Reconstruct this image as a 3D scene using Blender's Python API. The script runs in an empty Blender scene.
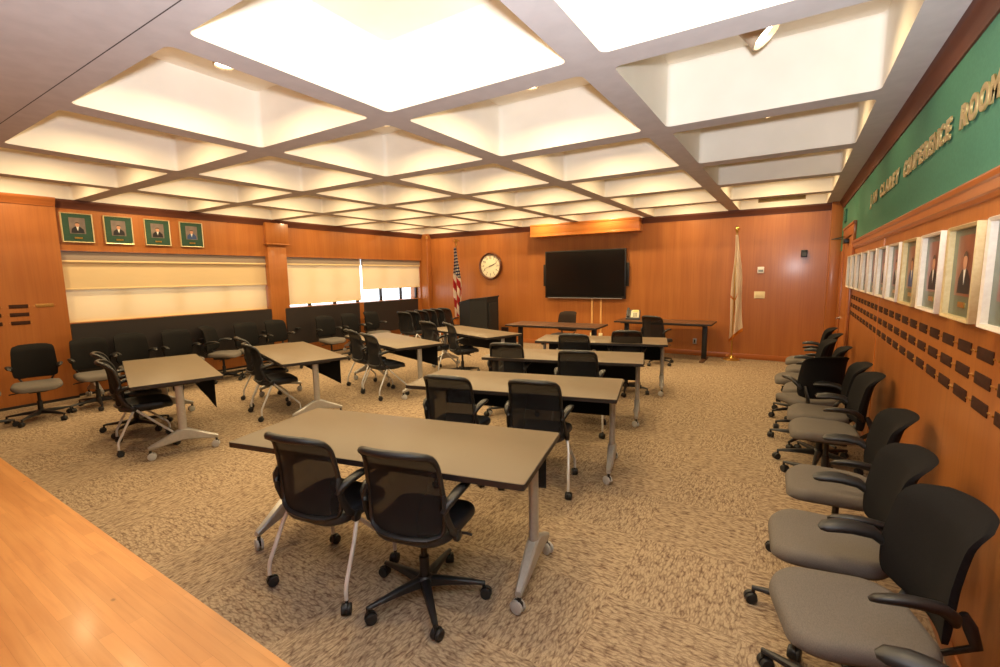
import bpy, bmesh, math, random
from mathutils import Vector, Matrix
random.seed(7)
PI = math.pi
sc = bpy.context.scene
COL = sc.collection
R = math.radians

# ------------------------------------------------------------------ materials
def srgb(r, g, b):
    f = lambda c: ((c/255+.055)/1.055)**2.4 if c > 10 else c/255/12.92
    return (f(r), f(g), f(b), 1)

def mat(name, col, rough=.5, metal=0, spec=.5, coat=0, emit=0):
    m = bpy.data.materials.new(name); m.use_nodes = True
    b = m.node_tree.nodes['Principled BSDF']
    b.inputs['Base Color'].default_value = col
    b.inputs['Roughness'].default_value = rough
    b.inputs['Metallic'].default_value = metal
    b.inputs['Specular IOR Level'].default_value = spec
    b.inputs['Coat Weight'].default_value = coat
    if emit:
        b.inputs['Emission Color'].default_value = col
        b.inputs['Emission Strength'].default_value = emit
    return m

def N(m, t, **kw):
    n = m.node_tree.nodes.new(t)
    for k, v in kw.items(): setattr(n, k, v)
    return n
def L(m, a, b): m.node_tree.links.new(a, b)

def noisy(name, c1, c2, scale=(1, 1, 1), nscale=5, detail=3, rough=.5, lo=.35, hi=.65, bump=0, coat=0, spec=.5, distort=0, space='Object', metal=0):
    """two-tone noise material; scale stretches the object coordinates"""
    m = mat(name, c1, rough, metal, spec, coat)
    b = m.node_tree.nodes['Principled BSDF']
    tc = N(m, 'ShaderNodeTexCoord'); mp = N(m, 'ShaderNodeMapping')
    mp.inputs['Scale'].default_value = scale
    if space == 'World':
        g = N(m, 'ShaderNodeNewGeometry'); L(m, g.outputs['Position'], mp.inputs['Vector'])
    else:
        L(m, tc.outputs['Object'], mp.inputs['Vector'])
    n = N(m, 'ShaderNodeTexNoise'); n.inputs['Scale'].default_value = nscale
    n.inputs['Detail'].default_value = detail; n.inputs['Distortion'].default_value = distort
    L(m, mp.outputs[0], n.inputs['Vector'])
    r = N(m, 'ShaderNodeValToRGB')
    r.color_ramp.elements[0].position = lo; r.color_ramp.elements[0].color = c1
    r.color_ramp.elements[1].position = hi; r.color_ramp.elements[1].color = c2
    L(m, n.outputs['Fac'], r.inputs[0]); L(m, r.outputs[0], b.inputs['Base Color'])
    if bump:
        bp = N(m, 'ShaderNodeBump'); bp.inputs['Strength'].default_value = bump
        bp.inputs['Distance'].default_value = .01
        L(m, n.outputs['Fac'], bp.inputs['Height']); L(m, bp.outputs[0], b.inputs['Normal'])
    return m

def wood(name, c1, c2, c3, axis='z', fine=60, rough=.38, coat=.2, along=1.2):
    """straight-grained veneer: fine pores plus broad streaks along one axis, and wide cathedral bands"""
    m = mat(name, c1, rough, 0, .5, coat)
    b = m.node_tree.nodes['Principled BSDF']
    b.inputs['Coat Roughness'].default_value = .15
    g = N(m, 'ShaderNodeNewGeometry')
    def band(across, al, detail, dist=0.0):
        mp = N(m, 'ShaderNodeMapping')
        s = {'x': (al, across, across), 'y': (across, al, across), 'z': (across, across, al)}[axis]
        mp.inputs['Scale'].default_value = s
        L(m, g.outputs['Position'], mp.inputs['Vector'])
        n = N(m, 'ShaderNodeTexNoise'); n.inputs['Scale'].default_value = 1
        n.inputs['Detail'].default_value = detail; n.inputs['Distortion'].default_value = dist
        L(m, mp.outputs[0], n.inputs['Vector']); return n.outputs['Fac']
    f1 = band(fine, along, 4, .3); f2 = band(fine*.12, along*.35, 3, .6)
    r1 = N(m, 'ShaderNodeValToRGB')
    r1.color_ramp.elements[0].position = .3; r1.color_ramp.elements[0].color = c1
    r1.color_ramp.elements[1].position = .7; r1.color_ramp.elements[1].color = c2
    L(m, f2, r1.inputs[0])
    r2 = N(m, 'ShaderNodeMapRange'); r2.inputs[1].default_value = .45; r2.inputs[2].default_value = .75
    L(m, f1, r2.inputs[0])
    mx = N(m, 'ShaderNodeMix', data_type='RGBA')
    mul = N(m, 'ShaderNodeMath', operation='MULTIPLY'); mul.inputs[1].default_value = .38
    L(m, r2.outputs[0], mul.inputs[0]); L(m, mul.outputs[0], mx.inputs[0])
    L(m, r1.outputs[0], mx.inputs[6]); mx.inputs[7].default_value = c3
    L(m, mx.outputs[2], b.inputs['Base Color'])
    return m

M = {}
M['wood'] = wood('oak_veneer', srgb(170, 105, 49), srgb(157, 92, 41), srgb(132, 73, 32), fine=45)
M['wood_y'] = wood('oak_moulding', srgb(172, 102, 52), srgb(158, 89, 43), srgb(130, 69, 32), axis='y', rough=.3)
M['wood_x'] = wood('oak_moulding_across', srgb(172, 102, 52), srgb(158, 89, 43), srgb(130, 69, 32), axis='x', rough=.3)
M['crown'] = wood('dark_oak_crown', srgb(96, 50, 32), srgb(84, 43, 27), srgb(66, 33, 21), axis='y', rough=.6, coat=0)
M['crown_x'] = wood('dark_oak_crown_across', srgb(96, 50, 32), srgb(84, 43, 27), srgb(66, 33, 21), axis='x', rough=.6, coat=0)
M['proj'] = wood('light_oak_box', srgb(205, 130, 62), srgb(190, 112, 50), srgb(160, 88, 36), axis='x', rough=.3)
M['green'] = noisy('green_paint', srgb(78, 130, 108), srgb(74, 123, 102), nscale=60, rough=.75, spec=.12)
M['white'] = noisy('white_ceiling_paint', srgb(236, 230, 218), srgb(231, 225, 212), nscale=3, rough=.85, spec=.2)
M['beam'] = noisy('grey_beam_paint', srgb(192, 188, 190), srgb(185, 181, 183), nscale=9, rough=.8, spec=.2)
M['gap'] = mat('shadow_gap', srgb(70, 62, 60), .9)
M['laminate'] = noisy('taupe_laminate', srgb(106, 91, 71), srgb(100, 86, 67), nscale=420, rough=.45, lo=.4, hi=.6, spec=.35)
M['brown_lam'] = noisy('brown_laminate', srgb(92, 60, 37), srgb(80, 51, 31), scale=(1, 18, 1), nscale=9, rough=.4)
M['black'] = noisy('black_plastic', srgb(21, 21, 23), srgb(25, 25, 27), nscale=200, rough=.45)
M['edge'] = mat('black_edge_band', srgb(34, 28, 28), .5)
M['rubber'] = mat('black_rubber', srgb(26, 26, 27), .6)
M['panel'] = noisy('black_modesty_fabric', srgb(24, 25, 30), srgb(30, 31, 36), nscale=300, rough=.85)
M['silver'] = noisy('satin_silver', srgb(172, 170, 168), srgb(164, 162, 160), nscale=40, rough=.36, metal=.5)
M['chrome'] = mat('polished_tube', srgb(204, 203, 202), .25, .2, .7)
M['wheel'] = mat('grey_wheel', srgb(170, 168, 164), .45)
M['seat_black'] = noisy('black_vinyl', srgb(33, 35, 40), srgb(38, 40, 46), nscale=220, rough=.5, bump=.05)
M['seat_grey'] = noisy('taupe_upholstery', srgb(100, 93, 86), srgb(87, 81, 75), scale=(1, 3, 3), nscale=120, rough=.9, bump=.1)
M['back_solid'] = noisy('charcoal_knit', srgb(24, 23, 23), srgb(29, 28, 28), nscale=260, rough=.9, bump=.08, spec=.12)
M['back_brown'] = noisy('brown_black_knit', srgb(50, 40, 34), srgb(43, 34, 29), nscale=260, rough=.85, spec=.12)
M['panel_brown'] = noisy('dark_taupe_backing', srgb(74, 64, 54), srgb(68, 59, 50), nscale=90, rough=.7)
M['podium'] = noisy('black_laminate', srgb(17, 16, 18), srgb(21, 20, 22), nscale=60, rough=.7)
M['screen'] = mat('dark_screen', srgb(18, 17, 18), .16, 0, .5)
M['bezel'] = mat('black_bezel', srgb(14, 14, 15), .35)
M['brass'] = noisy('brass', srgb(206, 168, 92), srgb(192, 150, 76), nscale=60, rough=.28, metal=.9)
M['letter'] = noisy('brushed_brass_letter', srgb(196, 172, 120), srgb(184, 158, 104), nscale=80, rough=.35, metal=.55)
M['frame_gold'] = noisy('champagne_gold_frame', srgb(214, 196, 150), srgb(204, 184, 136), nscale=50, rough=.42, metal=.35)
M['frame_silver'] = noisy('pale_silver_frame', srgb(236, 228, 214), srgb(228, 218, 204), nscale=50, rough=.42, metal=.3)
M['mat_green'] = noisy('green_mat_board', srgb(44, 78, 58), srgb(38, 68, 52), scale=(1, 1, 6), nscale=20, rough=.8)
M['mat_grey'] = noisy('grey_green_mat_board', srgb(88, 100, 82), srgb(80, 92, 76), nscale=30, rough=.35)
M['plaque'] = noisy('dark_bronze_plate', srgb(60, 30, 15), srgb(48, 24, 12), nscale=40, rough=.7, metal=0, spec=.2)
M['plaque_light'] = noisy('brass_plate', srgb(160, 118, 58), srgb(146, 104, 48), nscale=40, rough=.35, metal=.4)
M['phone'] = mat('grey_phone', srgb(60, 62, 64), .45)
M['phone_face'] = mat('silver_phone_face', srgb(190, 186, 160), .4)
M['lcd'] = mat('pale_lcd', srgb(196, 190, 130), .25)
M['plate'] = mat('ivory_plate', srgb(226, 212, 172), .45)
M['whitep'] = mat('white_plastic', srgb(232, 232, 228), .4)
M['teal'] = mat('lcd_grey', srgb(120, 128, 128), .3)
M['clockface'] = mat('cream_clock_face', srgb(240, 228, 196), .6)
M['clockwood'] = noisy('walnut_rim', srgb(104, 58, 32), srgb(84, 45, 25), nscale=20, rough=.35)
M['skin'] = mat('photo_skin', srgb(190, 138, 108), .5)
M['suit'] = mat('photo_dark_suit', srgb(28, 26, 30), .5)
M['blue_suit'] = mat('photo_blue_jacket', srgb(52, 76, 120), .5)
M['shirt'] = mat('photo_shirt', srgb(226, 222, 216), .5)
M['hair'] = mat('photo_hair', srgb(74, 58, 48), .5)
M['photobg'] = noisy('photo_backdrop', srgb(134, 118, 108), srgb(100, 88, 84), nscale=8, rough=.4)
M['photored'] = noisy('photo_red_backdrop', srgb(128, 74, 56), srgb(104, 60, 48), nscale=8, rough=.3)
M['red'] = mat('flag_red', srgb(186, 34, 44), .7)
M['flagwhite'] = mat('flag_white', srgb(240, 230, 214), .7)
M['fringe'] = noisy('gold_fringe', srgb(222, 140, 40), srgb(196, 112, 26), nscale=200, rough=.6)
M['conduit'] = mat('tan_raceway', srgb(214, 160, 96), .5)
M['winframe'] = mat('dark_bronze_window', srgb(30, 26, 26), .4)
M['grille'] = noisy('beige_grille', srgb(150, 126, 78), srgb(140, 116, 70), nscale=30, rough=.5)
M['can'] = mat('tan_lamp_can', srgb(196, 176, 152), .5)
M['valance'] = mat('grey_beige_valance', srgb(152, 136, 122), .6)
M['hem'] = mat('cream_hem_bar', srgb(226, 200, 150), .5)
M['handle'] = mat('satin_handle', srgb(196, 186, 170), .25, 1)

def lens(name, col, s):
    m = bpy.data.materials.new(name); m.use_nodes = True
    nt = m.node_tree; nt.nodes.clear()
    e = nt.nodes.new('ShaderNodeEmission'); e.inputs[0].default_value = col; e.inputs[1].default_value = s
    o = nt.nodes.new('ShaderNodeOutputMaterial'); nt.links.new(e.outputs[0], o.inputs[0]); return m
M['lens'] = lens('lamp_lens', (1, .86, .6, 1), 14)

def mesh_fabric():
    m = mat('black_mesh_fabric', srgb(25, 25, 27), .8, 0, .2)
    nt = m.node_tree; b = nt.nodes['Principled BSDF']; o = nt.nodes['Material Output']
    t = N(m, 'ShaderNodeBsdfTransparent'); mx = N(m, 'ShaderNodeMixShader')
    mx.inputs[0].default_value = .06
    L(m, b.outputs[0], mx.inputs[1]); L(m, t.outputs[0], mx.inputs[2]); L(m, mx.outputs[0], o.inputs[0])
    return m
M['mesh'] = mesh_fabric()

def shade_fabric(name, col, trans):
    m = bpy.data.materials.new(name); m.use_nodes = True
    nt = m.node_tree; nt.nodes.clear()
    d = nt.nodes.new('ShaderNodeBsdfDiffuse'); d.inputs[0].default_value = col
    t = nt.nodes.new('ShaderNodeBsdfTranslucent'); t.inputs[0].default_value = col
    g = nt.nodes.new('ShaderNodeNewGeometry'); w = nt.nodes.new('ShaderNodeTexWave')
    w.bands_direction = 'Y'; w.inputs['Scale'].default_value = 60; w.inputs['Distortion'].default_value = .4
    nt.links.new(g.outputs['Position'], w.inputs['Vector'])
    mr = nt.nodes.new('ShaderNodeMapRange'); mr.inputs[3].default_value = trans*.9; mr.inputs[4].default_value = trans*1.1
    nt.links.new(w.outputs['Fac'], mr.inputs[0])
    mx = nt.nodes.new('ShaderNodeMixShader'); o = nt.nodes.new('ShaderNodeOutputMaterial')
    nt.links.new(mr.outputs[0], mx.inputs[0])
    nt.links.new(d.outputs[0], mx.inputs[1]); nt.links.new(t.outputs[0], mx.inputs[2]); nt.links.new(mx.outputs[0], o.inputs[0])
    return m
M['shade'] = shade_fabric('cream_shade_cloth', srgb(226, 202, 160), .17)

def glass_mat():
    m = bpy.data.materials.new('window_glass'); m.use_nodes = True
    nt = m.node_tree; nt.nodes.clear()
    t = nt.nodes.new('ShaderNodeBsdfTransparent'); g = nt.nodes.new('ShaderNodeBsdfGlossy')
    g.inputs['Roughness'].default_value = .02
    lw = nt.nodes.new('ShaderNodeLayerWeight'); lw.inputs[0].default_value = .5
    p5 = nt.nodes.new('ShaderNodeMath'); p5.operation = 'POWER'; p5.inputs[1].default_value = 4; nt.links.new(lw.outputs['Facing'], p5.inputs[0])
    f = nt.nodes.new('ShaderNodeMath'); f.operation = 'MULTIPLY_ADD'; f.inputs[1].default_value = .8; f.inputs[2].default_value = .04; nt.links.new(p5.outputs[0], f.inputs[0])
    mx = nt.nodes.new('ShaderNodeMixShader'); o = nt.nodes.new('ShaderNodeOutputMaterial')
    nt.links.new(f.outputs[0], mx.inputs[0]); nt.links.new(t.outputs[0], mx.inputs[1])
    nt.links.new(g.outputs[0], mx.inputs[2]); nt.links.new(mx.outputs[0], o.inputs[0]); return m
M['glass'] = glass_mat()

def carpet_mat():
    """modular carpet: quarter-turned 0.61 m tiles, each with broken brick-like strokes along its own direction"""
    m = mat('carpet_tiles', srgb(150, 122, 96), .95, 0, .1)
    b = m.node_tree.nodes['Principled BSDF']
    g = N(m, 'ShaderNodeNewGeometry'); sep = N(m, 'ShaderNodeSeparateXYZ'); L(m, g.outputs['Position'], sep.inputs[0])
    ck = N(m, 'ShaderNodeTexChecker'); ck.inputs['Scale'].default_value = 1/.61
    off = N(m, 'ShaderNodeVectorMath', operation='ADD'); off.inputs[1].default_value = (.13, .21, .3)
    L(m, g.outputs['Position'], off.inputs[0]); L(m, off.outputs[0], ck.inputs['Vector'])
    c1 = N(m, 'ShaderNodeCombineXYZ'); L(m, sep.outputs[0], c1.inputs[0]); L(m, sep.outputs[1], c1.inputs[1])
    c2 = N(m, 'ShaderNodeCombineXYZ'); L(m, sep.outputs[1], c2.inputs[0]); L(m, sep.outputs[0], c2.inputs[1])
    mx = N(m, 'ShaderNodeMix', data_type='VECTOR')
    L(m, ck.outputs['Fac'], mx.inputs[0]); L(m, c1.outputs[0], mx.inputs[4]); L(m, c2.outputs[0], mx.inputs[5])
    def layer(sx, sy, ns, det):
        mp = N(m, 'ShaderNodeMapping'); mp.inputs['Scale'].default_value = (sx, sy, 1)
        L(m, mx.outputs[1], mp.inputs['Vector'])
        n = N(m, 'ShaderNodeTexNoise'); n.inputs['Scale'].default_value = ns; n.inputs['Detail'].default_value = det
        n.inputs['Distortion'].default_value = .5
        L(m, mp.outputs[0], n.inputs['Vector']); return n.outputs['Fac']
    a = layer(17, 52, 1, 2); d = layer(120, 160, 2, 1)
    mpv = N(m, 'ShaderNodeMapping'); mpv.inputs['Scale'].default_value = (21, 62, 1)
    wob = N(m, 'ShaderNodeTexNoise'); wob.inputs['Scale'].default_value = 9; L(m, mx.outputs[1], wob.inputs['Vector'])
    wsc = N(m, 'ShaderNodeVectorMath', operation='SCALE'); wsc.inputs['Scale'].default_value = .03; L(m, wob.outputs['Color'], wsc.inputs[0])
    wad = N(m, 'ShaderNodeVectorMath', operation='ADD'); L(m, mx.outputs[1], wad.inputs[0]); L(m, wsc.outputs[0], wad.inputs[1])
    L(m, wad.outputs[0], mpv.inputs['Vector'])
    vo = N(m, 'ShaderNodeTexVoronoi', voronoi_dimensions='2D', feature='DISTANCE_TO_EDGE'); vo.inputs['Scale'].default_value = 1
    L(m, mpv.outputs[0], vo.inputs['Vector'])
    cell = N(m, 'ShaderNodeMapRange'); cell.inputs[1].default_value = .02; cell.inputs[2].default_value = .30; L(m, vo.outputs['Distance'], cell.inputs[0])
    mix2 = N(m, 'ShaderNodeMath', operation='MULTIPLY_ADD'); mix2.inputs[1].default_value = .24; L(m, cell.outputs[0], mix2.inputs[0]); 
    hlf = N(m, 'ShaderNodeMath', operation='MULTIPLY'); hlf.inputs[1].default_value = 1.25; L(m, a, hlf.inputs[0]); L(m, hlf.outputs[0], mix2.inputs[2])
    r = N(m, 'ShaderNodeValToRGB'); e = r.color_ramp.elements
    e[0].position = .42; e[0].color = srgb(101, 80, 65)
    e[1].position = .90; e[1].color = srgb(162, 143, 118)
    L(m, mix2.outputs[0], r.inputs[0])
    mr = N(m, 'ShaderNodeMapRange'); mr.inputs[1].default_value = .3; mr.inputs[2].default_value = .7
    mr.inputs[3].default_value = .8; mr.inputs[4].default_value = 1.15
    L(m, d, mr.inputs[0])
    ml = N(m, 'ShaderNodeVectorMath', operation='SCALE'); L(m, r.outputs[0], ml.inputs[0]); L(m, mr.outputs[0], ml.inputs['Scale'])
    L(m, ml.outputs[0], b.inputs['Base Color'])
    bp = N(m, 'ShaderNodeBump'); bp.inputs['Strength'].default_value = .5; bp.inputs['Distance'].default_value = .006
    L(m, a, bp.inputs['Height']); L(m, bp.outputs[0], b.inputs['Normal'])
    return m
M['carpet'] = carpet_mat()

def plank_mat():
    m = wood('hickory_planks', srgb(206, 150, 92), srgb(192, 131, 74), srgb(164, 102, 52), axis='x', fine=34, rough=.42, coat=.12, along=2.2)
    b = m.node_tree.nodes['Principled BSDF']
    src = b.inputs['Base Color'].links[0].from_socket
    g = N(m, 'ShaderNodeNewGeometry')
    br = N(m, 'ShaderNodeTexBrick'); br.inputs['Scale'].default_value = 1
    br.inputs['Brick Width'].default_value = .9; br.inputs['Row Height'].default_value = .06
    br.inputs['Mortar Size'].default_value = .0006; br.inputs['Bias'].default_value = 0
    br.inputs['Color1'].default_value = (1.08, 1.08, 1.08, 1); br.inputs['Color2'].default_value = (.92, .9, .88, 1)
    br.inputs['Mortar'].default_value = (.7, .66, .6, 1); br.offset = .37
    L(m, g.outputs['Position'], br.inputs['Vector'])
    mx = N(m, 'ShaderNodeMix', data_type='RGBA', blend_type='MULTIPLY'); mx.inputs[0].default_value = 1
    L(m, src, mx.inputs[6]); L(m, br.outputs['Color'], mx.inputs[7])
    # knots: sparse dark dots
    v = N(m, 'ShaderNodeTexVoronoi'); v.inputs['Scale'].default_value = 4.2
    mp = N(m, 'ShaderNodeMapping'); mp.inputs['Scale'].default_value = (.8, 1.3, 1); L(m, g.outputs['Position'], mp.inputs[0]); L(m, mp.outputs[0], v.inputs['Vector'])
    k = N(m, 'ShaderNodeMapRange'); k.inputs[1].default_value = .03; k.inputs[2].default_value = .07
    k.inputs[3].default_value = .55; k.inputs[4].default_value = 1
    L(m, v.outputs['Distance'], k.inputs[0])
    m2 = N(m, 'ShaderNodeMix', data_type='RGBA', blend_type='MULTIPLY'); m2.inputs[0].default_value = 1
    L(m, mx.outputs[2], m2.inputs[6])
    cc = N(m, 'ShaderNodeCombineColor'); [L(m, k.outputs[0], cc.inputs[i]) for i in range(3)]
    L(m, cc.outputs[0], m2.inputs[7]); L(m, m2.outputs[2], b.inputs['Base Color'])
    return m
M['planks'] = plank_mat()

def canton_mat():
    """blue union with white stars, in the flag's own UV"""
    m = mat('flag_union', srgb(30, 36, 84), .7); b = m.node_tree.nodes['Principled BSDF']
    uv = N(m, 'ShaderNodeUVMap'); v = N(m, 'ShaderNodeTexVoronoi'); v.inputs['Scale'].default_value = 1
    v.inputs['Randomness'].default_value = 0
    mp = N(m, 'ShaderNodeMapping'); mp.inputs['Scale'].default_value = (22, 15, 1)
    L(m, uv.outputs[0], mp.inputs[0]); L(m, mp.outputs[0], v.inputs['Vector'])
    lt = N(m, 'ShaderNodeMath', operation='LESS_THAN'); lt.inputs[1].default_value = .3; L(m, v.outputs['Distance'], lt.inputs[0])
    mx = N(m, 'ShaderNodeMix', data_type='RGBA'); L(m, lt.outputs[0], mx.inputs[0])
    mx.inputs[6].default_value = srgb(30, 36, 84); mx.inputs[7].default_value = srgb(236, 228, 214)
    L(m, mx.outputs[2], b.inputs['Base Color']); return m
M['union'] = canton_mat()

# ------------------------------------------------------------------ mesh helpers
class MB:
    def __init__(s, *mats): s.bm = bmesh.new(); s.mats = [M[k] if isinstance(k, str) else k for k in mats]
    def _add(s, tmp, mx, mi):
        for f in tmp.faces: f.material_index = mi
        if mx is not None: bmesh.ops.transform(tmp, matrix=mx, verts=tmp.verts)
        me = bpy.data.meshes.new('tmp'); tmp.to_mesh(me); tmp.free()
        s.bm.from_mesh(me); bpy.data.meshes.remove(me)
    def box(s, c, d, rot=None, bev=0, mi=0, seg=2):
        t = bmesh.new(); bmesh.ops.create_cube(t, size=1)
        bmesh.ops.scale(t, vec=d, verts=t.verts)
        if bev: bmesh.ops.bevel(t, geom=t.edges[:], offset=bev, segments=seg, affect='EDGES', profile=.5)
        mx = Matrix.Translation(c)
        if rot is not None: mx = mx @ (rot.to_4x4() if isinstance(rot, Matrix) else Matrix.Rotation(rot, 4, 'Z'))
        s._add(t, mx, mi); return s
    def b2(s, x0, x1, y0, y1, z0, z1, bev=0, mi=0):
        return s.box(((x0+x1)/2, (y0+y1)/2, (z0+z1)/2), (abs(x1-x0), abs(y1-y0), abs(z1-z0)), None, bev, mi)
    def loops(s, rings, mi=0, cap0=True, cap1=True, closed=True):
        vs = [[s.bm.verts.new(p) for p in r] for r in rings]
        n = len(vs[0])
        for a, b in zip(vs, vs[1:]):
            for i in range(n if closed else n-1):
                j = (i+1) % n
                f = s.bm.faces.new((a[i], a[j], b[j], b[i])); f.material_index = mi
        if closed:
            if cap0: f = s.bm.faces.new(vs[0][::-1]); f.material_index = mi
            if cap1: f = s.bm.faces.new(vs[-1]); f.material_index = mi
        return s
    def tube(s, path, r, seg=10, mi=0, ry=None, up=(0, 0, 1), cap=True):
        """sweep; r number or list; ry = second radius"""
        P = [Vector(p) for p in path]; n = len(P)
        rr = r if isinstance(r, (list, tuple)) else [r]*n
        yy = rr if ry is None else (ry if isinstance(ry, (list, tuple)) else [ry]*n)
        rings = []; prev = None
        for i, p in enumerate(P):
            t = (P[min(i+1, n-1)]-P[max(i-1, 0)]).normalized()
            if prev is None:
                u = Vector(up)
                if abs(t.dot(u)) > .95: u = Vector((1, 0, 0)) if abs(t.x) < .9 else Vector((0, 1, 0))
                a = t.cross(u).normalized()
            else:
                a = (prev - t*prev.dot(t)).normalized()
            b = a.cross(t).normalized(); prev = a
            rings.append([p + a*math.cos(2*PI*k/seg)*rr[i] + b*math.sin(2*PI*k/seg)*yy[i] for k in range(seg)])
        return s.loops(rings, mi, cap, cap)
    def lathe(s, prof, seg=24, c=(0, 0, 0), axis='z', mi=0, cap0=True, cap1=True):
        rings = []
        for r, z in prof:
            ring = []
            for k in range(seg):
                a = 2*PI*k/seg; x, y = r*math.cos(a), r*math.sin(a)
                p = {'z': (x, y, z), 'x': (z, x, y), 'y': (y, z, x)}[axis]
                ring.append(Vector(p)+Vector(c))
            rings.append(ring)
        return s.loops(rings, mi, cap0, cap1)
    def poly(s, pts, mi=0):
        f = s.bm.faces.new([s.bm.verts.new(p) for p in pts]); f.material_index = mi; return s
    def prism(s, pts, vec, mi=0):
        v = Vector(vec); a = [Vector(p) for p in pts]
        return s.loops([a, [p+v for p in a]], mi)
    def grid(s, fn, nu, nv, mi=0, uvfn=None, mifn=None):
        vs = [[s.bm.verts.new(fn(i/nu, j/nv)) for i in range(nu+1)] for j in range(nv+1)]
        uvl = s.bm.loops.layers.uv.verify() if uvfn else None
        for j in range(nv):
            for i in range(nu):
                f = s.bm.faces.new((vs[j][i], vs[j][i+1], vs[j+1][i+1], vs[j+1][i]))
                f.material_index = mifn((i+.5)/nu, (j+.5)/nv) if mifn else mi
                if uvl:
                    for lp, (ii, jj) in zip(f.loops, ((i, j), (i+1, j), (i+1, j+1), (i, j+1))):
                        lp[uvl].uv = uvfn(ii/nu, jj/nv)
        return s
    def mesh(s, name, smooth=35, fix=True):
        if fix: bmesh.ops.recalc_face_normals(s.bm, faces=s.bm.faces)
        me = bpy.data.meshes.new(name); s.bm.to_mesh(me); s.bm.free()
        for m in s.mats: me.materials.append(m)
        if smooth:
            me.polygons.foreach_set('use_smooth', [True]*len(me.polygons))
            me.set_sharp_from_angle(angle=R(smooth))
        return me
    def obj(s, name, parent=None, loc=(0, 0, 0), rz=0, smooth=35, fix=True):
        return place(s.mesh(name, smooth, fix), name, parent, loc, rz)

def place(me, name, parent=None, loc=(0, 0, 0), rz=0):
    o = bpy.data.objects.new(name, me); COL.objects.link(o)
    o.location = loc; o.rotation_euler = (0, 0, rz)
    if parent: o.parent = parent
    return o
def empty(name, loc=(0, 0, 0), rz=0):
    o = bpy.data.objects.new(name, None); COL.objects.link(o)
    o.location = loc; o.rotation_euler = (0, 0, rz); o.empty_display_size = .1; return o
def tag(o, label, cat, group=None):
    o['label'] = label; o['category'] = cat
    if group: o['group'] = group
    return o
def struct(o): o['kind'] = 'structure'; return o
def kids(o): return [c for c in list(o.children)]
def dup(root, loc, rz=0, label=None, group=None):
    r = root.copy(); COL.objects.link(r); r.location = loc; r.rotation_euler = (0, 0, rz)
    if label: r['label'] = label
    if group: r['group'] = group
    for ch in kids(root):
        c = ch.copy(); COL.objects.link(c); c.parent = r
        for g in kids(ch):
            d = g.copy(); COL.objects.link(d); d.parent = c
    return r
def rrect(w, h, r, n=5, cx=0, cy=0):
    pts = []
    for sx, sy, a0 in ((1, 1, 0), (-1, 1, 90), (-1, -1, 180), (1, -1, 270)):
        for k in range(n+1):
            a = R(a0+90*k/n)
            pts.append((cx+sx*(w/2-r)+r*math.cos(a), cy+sy*(h/2-r)+r*math.sin(a)))
    return pts

# ------------------------------------------------------------------ room dimensions
XL, XR, YB, YF = -8.87, .66, 10.10, -2.2     # window-wall fascia, right wall, back wall, rear wall
ZC, ZT = 2.858, 3.33                          # beam soffit, coffer top
X0, Y0, DX, DY = -1.0295, 2.6276, 1.584, 1.5084
EDGE = 1.05                                   # carpet meets plank floor, coffers meet flat soffit

struct(MB('carpet').b2(-9.0, XR+.02, EDGE, YB+.02, -.06, 0).obj('floor', smooth=0))
struct(MB('planks').b2(-9.0, XR+.02, YF-.02, EDGE, -.06, 0.001).obj('floor_entry', smooth=0))

# waffle ceiling: one mesh, 6 x 6 coffers with softly rounded corners
def ceiling():
    b = MB('beam', 'white'); bm = b.bm
    def ring(x0, x1, y0, y1, r, z, n=4):
        return [(x, y, z) for x, y in rrect(x1-x0, y1-y0, r, n, (x0+x1)/2, (y0+y1)/2)]
    n = 4
    for i in range(-5, 1):
        for j in range(-1, 5):
            cx0, cx1 = X0+i*DX, X0+(i+1)*DX; cy0, cy1 = Y0+j*DY, Y0+(j+1)*DY
            lo = ring(cx0+.098, cx1-.098 if i < 0 else .42, cy0+.098, cy1-.098, .045, ZC)
            mid = [(p[0], p[1], ZC+.012) for p in lo]
            hi = [(p[0], p[1], ZT) for p in lo]
            c = [(cx1, cy1, ZC), (cx0, cy1, ZC), (cx0, cy0, ZC), (cx1, cy0, ZC)]
            L0 = [bm.verts.new(p) for p in lo]; L2 = [bm.verts.new(p) for p in hi]
            C = [bm.verts.new(p) for p in c]
            for k in range(4):
                for q in range(n):
                    f = bm.faces.new((C[k], L0[k*(n+1)+q], L0[k*(n+1)+q+1])); f.material_index = 0
                k2 = (k+1) % 4
                f = bm.faces.new((C[k], L0[k*(n+1)+n], L0[k2*(n+1)], C[k2])); f.material_index = 0
            m = len(L0)
            for q in range(m):
                f = bm.faces.new((L0[q], L2[q], L2[(q+1) % m], L0[(q+1) % m])); f.material_index = 1
            f = bm.faces.new(L2); f.material_index = 1
    # margins and the flat soffit over the entry strip
    xa, xb = X0-5*DX, X0+DX; ya, yb = Y0-DY, Y0+5*DY
    b.poly([(-9.3, YF, ZC), (-9.3, 1.072, ZC), (.8, 1.072, ZC), (.8, YF, ZC)], 0)
    b.poly([(-9.3, 1.078, ZC), (-9.3, ya, ZC), (.8, ya, ZC), (.8, 1.078, ZC)], 0)
    b.poly([(xb, ya, ZC), (xb, yb, ZC), (.8, yb, ZC), (.8, ya, ZC)], 0)
    b.poly([(-9.3, ya, ZC), (-9.3, yb, ZC), (xa, yb, ZC), (xa, ya, ZC)], 0)
    b.poly([(-9.3, yb, ZC), (-9.3, 10.3, ZC), (.8, 10.3, ZC), (.8, yb, ZC)], 0)
    b.mats.append(M['gap'])
    b.b2(-9.3, .8, 1.068, 1.082, ZC+.004, ZC+.02, mi=2)
    b.b2(-9.4, .9, YF-.1, 10.4, 3.5, 3.56, mi=1)
    return struct(b.obj('ceiling', smooth=30, fix=False))
ceiling()

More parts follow.
